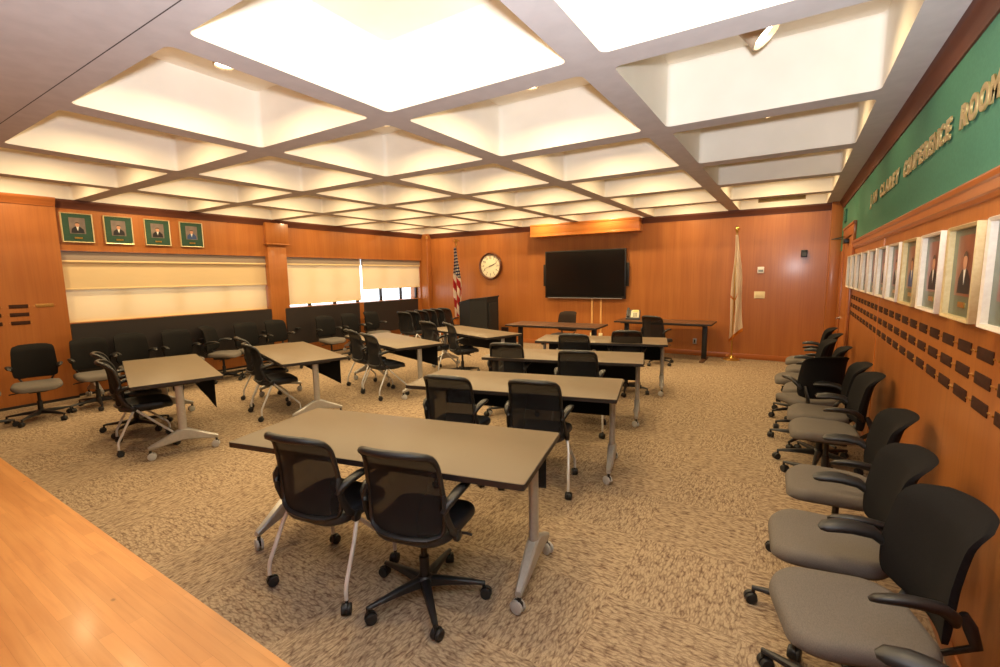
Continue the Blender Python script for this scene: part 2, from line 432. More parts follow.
# ------------------------------------------------------------------ walls
def crown(name, pts, along, mname):
    """moulding: profile (offset from wall, z) swept between two points; pts = p0,p1,(inward normal)"""
    p0, p1, nrm = map(Vector, pts)
    prof = [(0, 2.735), (.012, 2.735), (.016, 2.755), (.03, 2.775), (.038, 2.80), (.052, 2.815), (.06, 2.835), (.06, 2.857), (0, 2.857)]
    b = MB(mname)
    b.loops([[p0+nrm*a+Vector((0, 0, z)) for a, z in prof], [p1+nrm*a+Vector((0, 0, z)) for a, z in prof]])
    return struct(b.obj(name, smooth=40))

struct(MB('wood').b2(-9.3, XR+.3, YB, YB+.15, -.06, ZC).obj('wall_back', smooth=0))
b = MB('wood', 'green')
b.b2(XR, XR+.15, YF, YB, -.06, 2.01); b.b2(XR, XR+.15, YF, YB, 2.01, ZC, mi=1)
struct(b.obj('wall_right', smooth=0))
struct(MB('wood').b2(-9.3, XR+.15, YF-.15, YF, -.06, ZC).obj('wall_rear', smooth=0))
# left wall: wide flush panel, then the recessed window bay with fascia above and spandrel below
b = MB('wood')
b.b2(-9.3, -8.80, YF, 2.31, -.06, ZC)
b.b2(-9.3, -8.90, 2.31, YB, -.06, 1.09)
b.b2(-9.0, XL, 2.31, YB, 2.135, ZC)
b.b2(-9.3, -8.92, 9.93, YB, 1.05, 2.2)
b.b2(-9.3, -8.92, 5.42, 5.78, 1.05, 2.2)
b.b2(-9.3, -9.0, 2.31, YB, 2.2, ZC)
struct(b.obj('wall_left', smooth=0))
# column between the bays with a wider capital
b = MB('wood')
b.b2(-8.92, -8.80, 5.395, 5.79, 0, 2.37, .004)
b.b2(-8.92, -8.775, 5.375, 5.85, 2.385, 2.79, .004)
b.b2(-8.92, -8.86, 5.375, 5.85, 2.78, ZC-.002, .004)
b.b2(-8.92, -8.76, 5.36, 5.862, 2.36, 2.39, .008)
struct(b.obj('wall_left_column', smooth=35))
# corner pilasters
struct(MB('wood').b2(.50, XR, 9.93, YB, 0, ZC, .004).obj('wall_back_pilaster', smooth=35))
struct(MB('wood').b2(-8.92, -8.62, 9.96, YB, 0, ZC, .004).obj('wall_back_pilaster.001', smooth=35))

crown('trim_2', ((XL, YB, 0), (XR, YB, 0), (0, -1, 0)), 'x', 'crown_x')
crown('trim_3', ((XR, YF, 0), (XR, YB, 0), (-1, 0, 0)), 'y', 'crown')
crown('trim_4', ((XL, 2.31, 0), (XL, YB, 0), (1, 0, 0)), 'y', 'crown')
crown('trim_5', ((-8.80, YF, 0), (-8.80, 2.31, 0), (1, 0, 0)), 'y', 'wood_y')
# chair rail between veneer and green paint
b = MB('wood_y')
prof = [(0, 1.965), (.014, 1.968), (.02, 1.985), (.03, 1.99), (.03, 2.03), (.04, 2.036), (.046, 2.055), (.04, 2.066), (0, 2.068)]
b.loops([[Vector((XR-a, y, z)) for a, z in prof] for y in (YF, 7.62)])
struct(b.obj('trim_6', smooth=40))
struct(MB('proj').b2(XR-.006, XR, 5.29, 5.315, .1, 1.965).obj('trim_7', smooth=0))
# baseboards
b = MB('wood_x'); b.b2(-8.9, .5, YB-.014, YB, 0, .1, .004); struct(b.obj('baseboard_back', smooth=35))
b = MB('wood_y'); b.b2(XR-.014, XR, YF, 7.62, 0, .1, .004); struct(b.obj('baseboard_right', smooth=35))
b = MB('edge'); b.b2(-8.80, -8.788, YF, 2.31, 0, .035); b.b2(-8.9, -8.888, 2.31, 5.41, 0, .035); b.b2(-8.9, -8.888, 5.85, YB, 0, .035)
struct(b.obj('baseboard_left', smooth=0))

# windows: dark frames with glass behind the shades
def window(name, y0, y1, z0, z1, mull):
    root = struct(empty(name, (-9.08, (y0+y1)/2, z0)))
    ox, oy, oz = root.location
    f = MB('winframe')
    for a, c in ((z0, z0+.05), (z1-.05, z1)): f.b2(-.03, .03, y0-oy, y1-oy, a-oz, c-oz, .004)
    for y in [y0+.02] + mull + [y1-.02]: f.b2(-.03, .03, y-.03-oy, y+.03-oy, z0-oz, z1-oz, .004)
    f.obj('window_frame', root)
    ys = [y0]+mull+[y1]
    for a, c in zip(ys, ys[1:]):
        MB('glass').b2(-.004, .004, a+.03-oy, c-.03-oy, z0+.05-oz, z1-.05-oz).obj('pane', root, smooth=0)
    return root
window('window_1', 2.31, 5.42, 1.09, 2.2, [3.06, 3.84, 4.62])
window('window_2', 5.78, 9.93, 1.03, 2.2, [6.45, 7.12, 7.80, 8.57, 9.30])

def shade(y0, y1, zb, x, label, ztop=1.985, valance=True, bar=True):
    root = tag(empty('roller_shade', (x, (y0+y1)/2, zb)), label, 'window shade')
    w = y1-y0
    def fn(u, v): return (.004*math.sin(u*9)*v, (u-.5)*w, (1-v)*(ztop-zb))
    MB('shade').grid(fn, 24, 6).obj('shade_cloth', root, fix=False)
    if bar: MB('hem').b2(-.012, .012, -w/2, w/2, -.012, .012, .005).obj('hem_bar', root)
    if valance:
        v = MB('valance', 'hem'); v.b2(-.03, .035, -w/2, w/2, ztop-zb+.005, 2.133-zb, .003); v.b2(-.02, .042, -w/2, w/2, ztop-zb-.012, ztop-zb+.018, .004, mi=1)
        v.obj('valance', root)
    return root
shade(2.315, 5.405, 1.10, -8.985, 'cream roller shade of the left bay hanging to the sill, behind the short one', bar=True, valance=False)
shade(2.315, 5.405, 1.585, -8.945, 'short front roller shade with valance, window bay under the four portraits')
shade(5.80, 7.80, 1.15, -8.945, 'cream roller shade just right of the wood column, lowered nearly to the sill')
shade(7.865, 9.925, 1.41, -8.945, 'half-raised cream roller shade nearest the back corner, daylight showing below it')

# door in the right wall by the back corner
d = struct(empty('door_1', (XR, 8.45, 0)))
b = MB('wood'); b.b2(-.012, .02, -.56, .56, .008, 2.16, .003); b.obj('door_leaf', d)
c = MB('wood_y')
for y0, y1 in ((-.80, -.57), (.57, .72)): c.b2(-.03, .0, y0, y1, 0, 2.17, .004)
c.b2(-.03, 0, -.80, .72, 2.17, 2.32, .004); c.b2(-.042, 0, -.82, .74, 2.30, 2.335, .006)
c.obj('door_casing', d)
h = MB('handle'); h.lathe([(.026, -.022), (.026, -.012)], 16, (0, .48, .95), 'x'); h.tube([(-.02, .48, .95), (-.06, .48, .95), (-.065, .44, .95), (-.065, .37, .95)], .009); h.obj('door_handle', d)
for z in (.25, 1.15, 1.95):
    MB('plaque').tube([(-.018, -.565, z-.05), (-.018, -.565, z+.05)], .008).obj('hinge', d)
c = MB('black'); c.b2(-.075, -.012, -.1, .18, 2.08, 2.14, .006); c.tube([(-.05, .12, 2.15), (-.2, .3, 2.16)], .008); c.tube([(-.2, .3, 2.16), (-.03, .5, 2.20)], .008)
c.obj('door_closer', d)

# ------------------------------------------------------------------ ceiling lamps
can = MB('can')
can.lathe([(.0, .176), (.068, .176), (.068, .0), (.062, -.004), (.057, 0), (.053, .008), (.0, .008)], 28, cap0=False, cap1=False)
can_me = can.mesh('housing')
ln = MB('lens'); ln.lathe([(.0001, -.004), (.038, .0), (.053, .006)], 24, cap0=False, cap1=False); ln_me = ln.mesh('lens')
ORD = ['nearest', 'second', 'third', 'fourth', 'fifth', 'sixth']
COLS = ['against the window wall', 'second from the window wall', 'third from the window wall', 'third from the lettered wall', 'second from the lettered wall', 'against the lettered wall']
SPOT = []
def lamp_data(name, typ, e, col, **kw):
    l = bpy.data.lights.new(name, typ); l.energy = e; l.color = col
    for k, v in kw.items(): setattr(l, k, v)
    return l
WARM = (1, .74, .39)
down = lamp_data('downlight_glow', 'AREA', 23, WARM, shape='DISK', size=.13)
try: down.spread = R(170)
except Exception: pass
spotl = lamp_data('wallwash_glow', 'SPOT', 26, WARM, spot_size=R(110), spot_blend=.9, shadow_soft_size=.05)
def link_light(l, loc, direction):
    o = bpy.data.objects.new(l.name, l); COL.objects.link(o); o.location = loc
    o.rotation_euler = Vector(direction).to_track_quat('-Z', 'Y').to_euler(); return o
for i in range(-5, 1):
    for j in range(-1, 5):
        cx = X0+(i+.5)*DX; cy = Y0+(j+.5)*DY
        if i == 0: cx = -.27
        if i == 0 and j in (0, 1, 2):
            o = tag(empty('spotlight', (cx, cy, ZT)), '%s tilted spotlight in the coffer row against the lettered wall, counted from the camera' % ['nearest', 'second', 'third'][j], 'ceiling light', 'tilted spotlights over the lettered wall')
            s = MB('can'); s.lathe([(.035, 0), (.035, -.03), (.012, -.035), (.012, -.10)], 16); s.obj('stem', o)
            tilt = Matrix.Rotation(R(-42), 4, 'Y')
            hd = MB('can', 'brass'); hd.lathe([(.03, .10), (.075, .085), (.082, -.05), (.088, -.075), (.08, -.078), (.07, -.05), (.05, -.02), (0.0001, -.01)], 28, cap0=True, cap1=False)
            me = hd.mesh('head'); hh = place(me, 'head', o, (0, 0, -.17)); hh.scale = (1.12, 1.12, 1.12); hh.rotation_euler = (0, R(-42), 0)
            l2 = MB('lens'); l2.lathe([(.0001, -.052), (.04, -.054), (.066, -.05)], 24, cap0=False, cap1=False)
            lo = l2.obj('lens', hh)
            dv = Vector((-math.sin(R(-42))*1, 0, -math.cos(R(-42))))
            link_light(spotl, Vector((cx, cy, ZT-.17))+dv*.13, dv)
        else:
            o = tag(empty('downlight', (cx, cy, ZT-.176)), 'round tan downlight in the %s coffer from the camera, column %s' % (ORD[j+1], COLS[i+5]), 'ceiling light', 'coffer downlights')
            place(can_me, 'housing', o); place(ln_me, 'lens', o)
            link_light(down, (cx, cy, ZT-.184), (0, 0, -1))

# ------------------------------------------------------------------ tables
WHEEL_R = .036
def table_caster_me():
    b = MB('wheel', 'black')
    for sx in (-.013, .013):
        b.lathe([(.0, sx-.012), (.024, sx-.011), (WHEEL_R, sx-.007), (WHEEL_R, sx+.007), (.024, sx+.011), (.0, sx+.012)], 18, (0, .01, WHEEL_R), 'x', 0)
    b.box((0, .004, .052), (.014, .05, .036), None, .004, 1)
    b.lathe([(.011, .05), (.011, .098)], 10, mi=1)
    b.lathe([(.014, -.024), (.014, .024)], 12, (0, .01, WHEEL_R), 'x', 1)
    return b.mesh('caster')
TC = table_caster_me()
def leg_me():
    b = MB('silver', 'black'); b.tube([(0, 0, .15), (0, 0, .685)], .026, 16, ry=.036, up=(0, 1, 0))
    b.box((0, 0, .697), (.075, .34, .022), None, .004, 1); b.box((-.02, 0, .66), (.05, .09, .06), None, .01, 1)
    return b.mesh('leg')
def foot_me():
    b = MB('silver')
    for s in (1, -1):
        secs = [(0, .145, .255, .032), (.05, .14, .245, .032), (.17, .118, .185, .026), (.272, .098, .137, .02), (.288, .098, .128, .016)]
        b.loops([[Vector((x, s*y, z)) for x, z in ((w, z0+.008), (w*.75, z0), (-w*.75, z0), (-w, z0+.008), (-w, z1-.01), (-w*.6, z1), (w*.6, z1), (w, z1-.01))] for y, z0, z1, w in secs])
    return b.mesh('foot')
LEG, FOOT = leg_me(), foot_me()
TW, TD = 1.835, .75
def top_meshes(w=TW, d=TD, lam='laminate', t=.03):
    a = MB(lam); a.loops([[(x, y, z) for x, y in rrect(w-.006-k, d-.006-k, .012, 3)] for z, k in ((-t, 0), (-.001, 0), (0, .003))])
    e = MB('edge'); n = 3
    o = rrect(w, d, .015, n); i = rrect(w-.008, d-.008, .011, n)
    e.loops([[(x, y, -.0022) for x, y in i], [(x, y, -.0022) for x, y in o], [(x, y, -t-.002) for x, y in o], [(x, y, -t-.002) for x, y in i]])
    return a.mesh('tabletop'), e.mesh('edge_band')
TOP, EDG = top_meshes(); TOPK = top_meshes(lam='panel_brown')[0]
def panel_me():
    b = MB('panel')
    b.grid(lambda u, v: ((u-.5)*1.70, .002*math.sin(u*12)*v, -.30*v), 40, 4)
    bmesh.ops.solidify(b.bm, geom=b.bm.faces[:], thickness=.008)
    return b.mesh('modesty_panel')
PAN = panel_me()
def beam_me():
    b = MB('black'); b.b2(-.82, .82, -.03, .03, .655, .695, .005)
    for s in (1, -1): b.b2(s*.70-.03, s*.70+.03, -.22, .22, .683, .703, .004)
    b.b2(-.6, .6, .16, .21, .672, .703, .006)
    return b.mesh('under_beam')
BEAM = beam_me()
def make_table(label, x, y, a, group='flip-top training tables'):
    r = tag(empty('training_table', (x, y, 0), R(a)), label, 'table', group)
    t = place(TOP, 'tabletop', r, (0, 0, .735)); place(EDG, 'edge_band', t)
    for s in (1, -1):
        l = place(LEG, 'leg', r, (s*.855, 0, 0)); place(FOOT, 'foot', l)
        for q in (1, -1):
            c = place(TC, 'caster', l, (0, q*.272, 0), R((random.uniform(-25, 25) if a < 0 else random.uniform(50, 85))+(180 if q > 0 and random.random() < .4 else 0)))
    place(PAN, 'modesty_panel', r, (0, .30, .70)); place(BEAM, 'under_beam', r)
    return r
make_table('taupe training table nearest the camera, two mesh chairs pushed under it', -1.97, 1.93, 12.3)
make_table('second taupe training table of the middle row, right behind the nearest one', -2.07, 3.53, 13.4)
make_table('third taupe training table of the middle row from the camera', -2.28, 5.03, 14.5)
make_table('fourth and farthest training table of the middle row, facing the television', -2.35, 6.51, 14)
make_table('leftmost training table, nearest the wood panel with brass nameplates', -5.79, 2.293, -17.3)
make_table('second training table of the window-side row, behind the leftmost one', -5.54, 3.66, -19)
make_table('third training table of the window-side row, between mesh chairs and nested chairs', -5.21, 5.10, -18.5)
make_table('farthest training table of the window-side row, in front of the black lectern', -4.72, 6.53, -18.5)

def folded_table(label, x, y, under):
    """stored with its top flipped upright along the window wall"""
    r = tag(empty('folded_table', (x, y, 0), R(90)), label, 'table', 'folded tables under the windows')
    # long axis runs along the wall; local +y points to -x (wall), local -y into the room
    t = place(TOP if not under else TOPK, 'tabletop', r, (0, .0, .735)); t.rotation_euler = (R(90) if not under else R(-90), 0, 0)
    place(EDG, 'edge_band', t)
    for s in (1, -1):
        l = place(LEG, 'leg', r, (s*.72, .045 if not under else .04, 0)); place(FOOT, 'foot', l)
        for q in (1, -1): place(TC, 'caster', l, (0, q*.272, 0), R(20))
    return r
for lab, x, y, un in (('folded table with dark top stored upright behind wall chairs, nearest the wood panel', -8.47, 3.14, True),
                      ('folded dark table stored upright beneath the left window bay, next to the wood column', -8.56, 4.30, True),
                      ('folded dark taupe table standing upright just right of the wood column', -8.45, 6.37, True),
                      ('folded dark taupe table standing upright nearest the back left corner', -8.50, 8.40, True)):
    folded_table(lab, x, y, un)

# two fixed desks with black T legs by the back wall
def desk(label, x, y, a, w=1.83, d=.76):
    r = tag(empty('wall_desk', (x, y, 0), R(a)), label, 'table')
    tm, em = top_meshes(w, d, 'brown_lam', .028)
    t = place(tm, 'tabletop', r, (0, 0, .74)); place(em, 'edge_band', t)
    for s in (1, -1):
        g = MB('black'); g.b2(-.045, .045, -.03, .03, .03, .69, .006); g.b2(-.05, .05, -.28, .28, .685, .711, .004); g.b2(-.02, .02, -.022, .022, .3, .688, .004)
        l = g.obj('leg', r, (s*(w/2-.16), 0, 0))
        f = MB('brown_lam' if s > 0 else 'black'); f.box((0, 0, .018), (.08, .62, .03), None, .008); f.obj('foot', l)
    b = MB('black'); b.b2(-w/2+.2, w/2-.2, -.05, .05, .66, .69, .004); b.obj('under_beam', r)
    return r
desk('brown desk on black legs below the television, one chair behind it', -3.83, 8.08, 4)
desk('brown desk against the back wall with a telephone on it', -2.14, 9.55, 0.5)

# ------------------------------------------------------------------ chairs
def seat_me(m):
    b = MB(m, 'black'); base = rrect(.455, .445, .12, 8)
    def ring(s, z, drop=1):
        out = []
        for x, y in base:
            f = max(0, (y*s-.08)/.155)
            dish = .010*(x*s/.24)**2
            taper = 1-.10*max(0, -y/.235)
            out.append((x*s*taper, y*s+.03, z-.028*f*f*drop+dish))
        return out
    b.loops([ring(.72, .398, .5), ring(.95, .405, .8), ring(1.0, .42), ring(1.005, .44), ring(.985, .458), ring(.94, .469), ring(.86, .474), ring(.6, .472), ring(.3, .470), ring(.02, .469)], 0, cap0=False)
    b.loops([ring(.72, .398, .5), ring(.70, .385, .4), ring(.4, .372, .2), ring(.02, .37, 0)], 1, cap0=False)
    return b.mesh('seat', 50)
def back_pt(u, v, off=0.0, z0=.455, zh=.468, ex=8):
    """u -1..1 across, v 0..1 up; off along depth (+ = front)"""
    e = abs(2*v-1)**1.0
    k = (1-min(.997, e)**ex)**(1./ex)
    w = (.206-.022*max(0, v-.35)-.012*max(0, .35-v))*k
    if v > .8: w *= 1-.02*((v-.8)/.2)
    y = -.205 + .055*(u*k)**2 - .055*v - .028*math.sin(PI*min(1, v*1.1)) *-.6 - .05*max(0, (v-.78)/.22)**2
    z = z0 + zh*v - .012*max(0, (v-.85)/.15)**2*1 - .012*(u*k)**2*(v > .5)*v
    return Vector((u*w, y+off, z))
def back_mesh_me():
    b = MB('mesh'); b.grid(lambda u, v: back_pt(u*2-1, .02+.96*v), 16, 22); return b.mesh('backrest', 60)
def back_solid_me(m='back_solid'):
    b = MB(m)
    nu, nv = 16, 24
    def pt(i, j, s):
        u = i/nu*2-1; v = j/nv
        th = .017*(1-abs(u)**6*.6)*(1-abs(2*v-1)**8*.6)+.004
        return back_pt(u, v, s*th, .51, .425, 9)
    F = [[b.bm.verts.new(pt(i, j, 1)) for i in range(nu+1)] for j in range(nv+1)]
    K = [[b.bm.verts.new(pt(i, j, -1)) for i in range(nu+1)] for j in range(nv+1)]
    for j in range(nv):
        for i in range(nu):
            b.bm.faces.new((F[j][i], F[j][i+1], F[j+1][i+1], F[j+1][i])); b.bm.faces.new((K[j][i], K[j+1][i], K[j+1][i+1], K[j][i+1]))
    for i in range(nu):
        b.bm.faces.new((F[0][i], K[0][i], K[0][i+1], F[0][i+1])); b.bm.faces.new((F[nv][i], F[nv][i+1], K[nv][i+1], K[nv][i]))
    for j in range(nv):
        b.bm.faces.new((F[j][0], F[j+1][0], K[j+1][0], K[j][0])); b.bm.faces.new((F[j][nu], K[j][nu], K[j+1][nu], F[j+1][nu]))
    return b.mesh('backrest', 60)
def back_frame_me():
    b = MB('black'); path = []; rr = []; ry = []
    vs = [i/28 for i in range(29)]
    for v in vs: path.append(back_pt(1, v))
    for i in range(1, 12): path.append(back_pt(1-2*i/12, 1.0))
    for v in reversed(vs): path.append(back_pt(-1, v))
    for i in range(1, 12): path.append(back_pt(-1+2*i/12, 0.0))
    path.append(path[0]); 
    for p in path:
        t = (p.z-.455)/.468; big = .0125+.006*max(0, (t-.8)/.2)
        rr.append(big); ry.append(.0125+.012*max(0, (t-.85)/.15)+.008*max(0, (.12-t)/.12))
    # drop near-duplicate points
    P2, r2, y2 = [path[0]], [rr[0]], [ry[0]]
    for p, a, c in zip(path[1:], rr[1:], ry[1:]):
        if (p-P2[-1]).length > .012: P2.append(p); r2.append(a); y2.append(c)
    b.tube(P2, r2, 8, ry=y2, up=(0, 1, 0)); return b.mesh('back_frame', 60)
def arm_me(s, long=False):
    b = MB('black'); e = .045 if long else .03
    p = [(s*.212, -.185, .60), (s*.228, -.165, .635), (s*.236, -.12, .655), (s*.24, -.05, .665), (s*.24, e-.05, .664), (s*.236, e, .656), (s*.233, e+.018, .648)]
    if long: p = [(s*.185, -.178, .60), (s*.208, -.16, .635)]+[(q[0]*.93, q[1], q[2]+.01) for q in p[2:]]
    b.tube(p, [.014, .022, .030, .034, .034, .028, .012], 12, ry=[.014, .020, .020, .019, .018, .014, .007], up=(0, 0, 1))
    return b.mesh('armrest', 60)
def bracket_solid_me(s):
    b = MB('black')
    b.tube([(s*.17, -.205, .63), (s*.172, -.225, .585), (s*.165, -.25, .52), (s*.11, -.17, .43), (s*.03, -.06, .395)], [.012, .020, .022, .022, .016], 8, ry=.010, up=(1, 0, 0))
    return b.mesh('back_bracket', 50)
def bracket_me(s):
    b = MB('black')
    b.tube([(s*.208, -.165, .68), (s*.218, -.175, .64), (s*.222, -.165, .57), (s*.230, -.13, .49), (s*.233, -.08, .445)], [.014, .022, .022, .022, .016], 8, ry=.012, up=(1, 0, 0))
    b.lathe([(.0, -.014), (.026, -.014), (.03, -.006), (.03, .008), (.024, .014), (0, .014)], 18, (s*.233, -.08, .442), 'x', cap0=False, cap1=False)
    b.tube([(s*.233, -.08, .44), (s*.14, -.06, .415), (s*.06, -.04, .40)], .014, 8)
    return b.mesh('back_bracket', 50)
def star_me():
    b = MB('black')
    b.lathe([(.028, .075), (.046, .09), (.046, .118), (.03, .135), (.0, .135)], 20, cap1=False)
    for k in range(5):
        a = 2*PI*k/5+PI/2
        m = Matrix.Rotation(a-PI/2, 4, 'Z')
        secs = [(.03, .078, .128, .028), (.14, .082, .118, .022), (.27, .078, .100, .016), (.315, .074, .090, .013)]
        b.loops([[m @ Vector(p) for p in ((w, y, z0+.006), (w*.7, y, z0), (-w*.7, y, z0), (-w, y, z0+.006), (-w*.85, y, z1-.006), (-w*.4, y, z1), (w*.4, y, z1), (w*.85, y, z1-.006))] for y, z0, z1, w in secs])
    return b.mesh('star_base', 40)
def column_me():
    b = MB('black'); b.lathe([(.026, .12), (.026, .24), (.017, .245), (.017, .35), (.04, .36), (.05, .375)], 18)
    b.box((0, .0, .375), (.17, .24, .03), None, .01); b.tube([(.06, .03, .375), (.22, .06, .37), (.25, .06, .366)], .007)
    return b.mesh('column', 40)
def chair_caster_me():
    b = MB('rubber', 'black')
    for sx in (-.014, .014):
        b.lathe([(.014, sx-.011), (.026, sx-.010), (.0285, sx-.006), (.0285, sx+.006), (.026, sx+.010), (.014, sx+.011)], 16, (0, .012, .0285), 'x', 0)
    b.lathe([(.031, -.006), (.031, .006)], 16, (0, .012, .032), 'x', 1)
    b.lathe([(.009, .04), (.009, .09)], 10, mi=1)
    return b.mesh('caster', 40)
def tubeleg_me(s, front):
    b = MB('chrome', 'black')
    if front:
        p = [(s*.215, -.06, .425), (s*.222, .05, .31), (s*.232, .175, .185), (s*.236, .21, .15), (s*.238, .225, .12), (s*.238, .228, .07)]
    else:
        p = [(s*.233, -.075, .43), (s*.252, -.128, .33), (s*.264, -.205, .175), (s*.267, -.218, .145), (s*.268, -.224, .12), (s*.268, -.225, .07)]
    b.tube(p, .0115, 10, up=(1, 0, 0)); return b.mesh('leg', 50)
SEATB, SEATG = seat_me('seat_black'), seat_me('seat_grey')
BMESH, BSOL, BBRN, BFR = back_mesh_me(), back_solid_me(), back_solid_me('back_brown'), back_frame_me()
ARM = {s: arm_me(s) for s in (1, -1)}; ARML = {s: arm_me(s, True) for s in (1, -1)}
BRK = {s: bracket_me(s) for s in (1, -1)}; BRS = {s: bracket_solid_me(s) for s in (1, -1)}
STAR, COLM, CC = star_me(), column_me(), chair_caster_me()
LEGF = {s: tubeleg_me(s, True) for s in (1, -1)}; LEGR = {s: tubeleg_me(s, False) for s in (1, -1)}

def make_chair(name, label, x, y, th, kind='star', grey=False, solid=False, group=None, arms=True, rot=0, backm=None):
    r = tag(empty(name, (x, y, 0), R(th)), label, 'chair', group)
    place(SEATG if grey else SEATB, 'seat', r)
    bk = place(backm or (BSOL if solid else BMESH), 'backrest', r)
    if not solid: place(BFR, 'back_frame', bk)
    for s in (1, -1):
        place((BRS if solid else BRK)[s], 'back_bracket', r)
        if arms: place((ARML if solid else ARM)[s], 'armrest', r)
    if kind == 'star':
        place(COLM, 'column', r); st = place(STAR, 'star_base', r, rz=R(rot))
        for k in range(5):
            a = 2*PI*k/5+PI/2
            place(CC, 'caster', st, (.31*math.cos(a), .31*math.sin(a), 0), random.uniform(0, 2*PI))
    else:
        for s in (1, -1):
            for fr, q in ((LEGF, (.238, .228)), (LEGR, (.268, -.225))):
                l = place(fr[s], 'leg', r)
                place(CC, 'caster', l, (s*q[0], q[1], 0), random.uniform(-.6, .6)+(PI if random.random() < .4 else 0))
    return r
MG, LG, WG, RG, NG = ('mesh chairs at the middle-row tables', 'mesh chairs at the window-side tables', 'grey-seat chairs along the window wall', 'grey-seat chairs along the lettered wall', 'nested black chairs by the back left corner')
make_chair('mesh_chair', 'black mesh chair on silver tube legs at the nearest table, left of the pair', -2.13, 1.58, 9, 'leg', group=MG)
make_chair('task_chair', 'black mesh task chair on a five-star base at the nearest table', -1.56, 1.69, 13, 'star', group=MG, rot=176-90-13)
make_chair('task_chair', 'black mesh chair at the second middle table, left of the pair', -2.34, 3.03, 13, 'star', group=MG, rot=20)
make_chair('mesh_chair', 'black mesh chair at the second middle table, right of the pair', -1.66, 3.22, 13, 'leg', group=MG)
make_chair('task_chair', 'black mesh chair at the third middle table, left of the pair', -2.84, 4.74, 14, 'star', group=MG, rot=50)
make_chair('mesh_chair', 'black mesh chair on tube legs at the third middle table, right of the pair', -1.9, 4.62, 14, 'leg', group=MG)
make_chair('task_chair', 'black mesh chair at the fourth middle table, left of the pair', -2.46, 5.83, 14, 'star', group=MG, rot=10)
make_chair('task_chair', 'black mesh chair at the fourth middle table, right of the pair', -1.96, 6.48, 16, 'star', group=MG, rot=33)
make_chair('guest_chair', 'brownish black armless chair behind the desk below the television, facing the camera', -3.97, 8.74, 178, 'leg', solid=True, arms=False, backm=BBRN)
make_chair('task_chair', 'black task chair in front of the telephone desk, its back to the camera', -2.10, 8.82, -14, 'star', rot=40)
make_chair('mesh_chair', 'black mesh chair on silver legs at the leftmost table, nearer of the pair', -5.61, 1.95, -17, 'leg', group=LG)
make_chair('task_chair', 'black five-star chair at the leftmost table, farther of the pair', -6.29, 2.12, -17, 'star', group=LG, rot=15)
make_chair('mesh_chair', 'black mesh chair on silver legs at the second window-side table, nearer of the pair', -5.46, 3.30, -18, 'leg', group=LG)
make_chair('mesh_chair', 'black mesh chair at the second window-side table, farther of the pair, half hidden', -6.14, 3.58, -18, 'leg', group=LG)
make_chair('mesh_chair', 'black mesh chair at the third window-side table, right of the pair, seat in view', -4.92, 4.66, -18, 'leg', group=LG)
make_chair('mesh_chair', 'black mesh chair at the third window-side table, left of the pair', -5.52, 4.88, -18, 'leg', group=LG)
make_chair('task_chair', 'black task chair turned sideways at the farthest window-side table', -4.74, 6.28, -34, 'star', group=LG, rot=8)
make_chair('mesh_chair', 'black tube-legged chair left of the sideways task chair', -5.32, 6.33, -10, 'leg', group=LG)
for k, (lab) in enumerate(('first of the nested black chairs by the back corner, nearest the camera', 'second chair in the nested row of black chairs', 'third chair in the nested row of black chairs',
                           'fourth chair in the nested row of black chairs', 'fifth chair in the nested row of black chairs', 'last of the nested black chairs, nearest the back wall and flag')):
    make_chair('nesting_chair', lab, -7.3+.01*k, 7.78+.27*k, -2, 'leg', group=NG, arms=(k == 5))
for lab, x, y, th, rot in (('grey-seat chair cut off by the left picture edge, in front of the wood panel', -7.72, 1.10, -95, 20),
                           ('grey-seat chair in front of the wood panel, below the brass nameplates', -7.80, 1.67, -103, 40),
                           ('grey-seat chair right of the one below the brass nameplates', -7.90, 2.27, -95, 65),
                           ('dark-backed wall chair behind the leftmost table, third back from the wood panel', -8.02, 2.80, -90, 10),
                           ('dark-backed wall chair behind the right half of the leftmost table', -8.02, 3.40, -90, 30),
                           ('grey-seat wall chair turned sideways beyond the leftmost table', -8.08, 4.02, -52, 55),
                           ('wall chair with raised back between the sideways chair and the wood column', -8.02, 4.50, -92, 12),
                           ('wall chair directly before the wood column, behind the second window-side table', -8.0, 5.06, -90, 44),
                           ('dark wall chair in front of the upright folded table right of the column', -7.85, 6.02, -96, 60),
                           ('second dark wall chair right of the wood column', -7.86, 6.66, -92, 25),
                           ('dark wall chair below the gap between the two upright folded tables', -7.9, 7.32, -88, 35)):
    make_chair('wall_chair', lab, x, y, th, 'star', True, True, WG, rot=rot)
for lab, x, y, th, rot in (('grey-seat chair cut off by the bottom right corner of the picture', .26, 1.27, 78, 15),
        ('nearest fully visible grey-seat chair along the lettered wall, turned slightly', .26, 1.98, 105, 33),
        ('second grey-seat chair from the camera along the lettered wall', 0.22, 2.5, 95, 60),
        ('third grey-seat chair from the camera along the lettered wall', 0.28, 3.19, 92, 15),
        ('fourth grey-seat chair from the camera along the lettered wall', 00.29, 4.32, 94, 40),
        ('fifth grey-seat chair from the camera along the lettered wall', 0.27, 4.8, 90, 10),
        ('sixth grey-seat chair from the camera along the lettered wall, facing away from the camera', 0.19, 5.3, 30, 51),
        ('seventh grey-seat chair from the camera along the lettered wall', 0.22, 5.78, 88, 20),
        ('eighth grey-seat chair from the camera along the lettered wall', 0.13, 6.3, 93, 33),
        ('ninth grey-seat chair from the camera along the lettered wall', 0.23, 6.95, 90, 5),
        ('farthest grey-seat chair along the lettered wall, before the door', .22, 7.65, 90, 30)):
    make_chair('wall_chair', lab, x, y, th, 'star', True, True, RG, rot=rot)

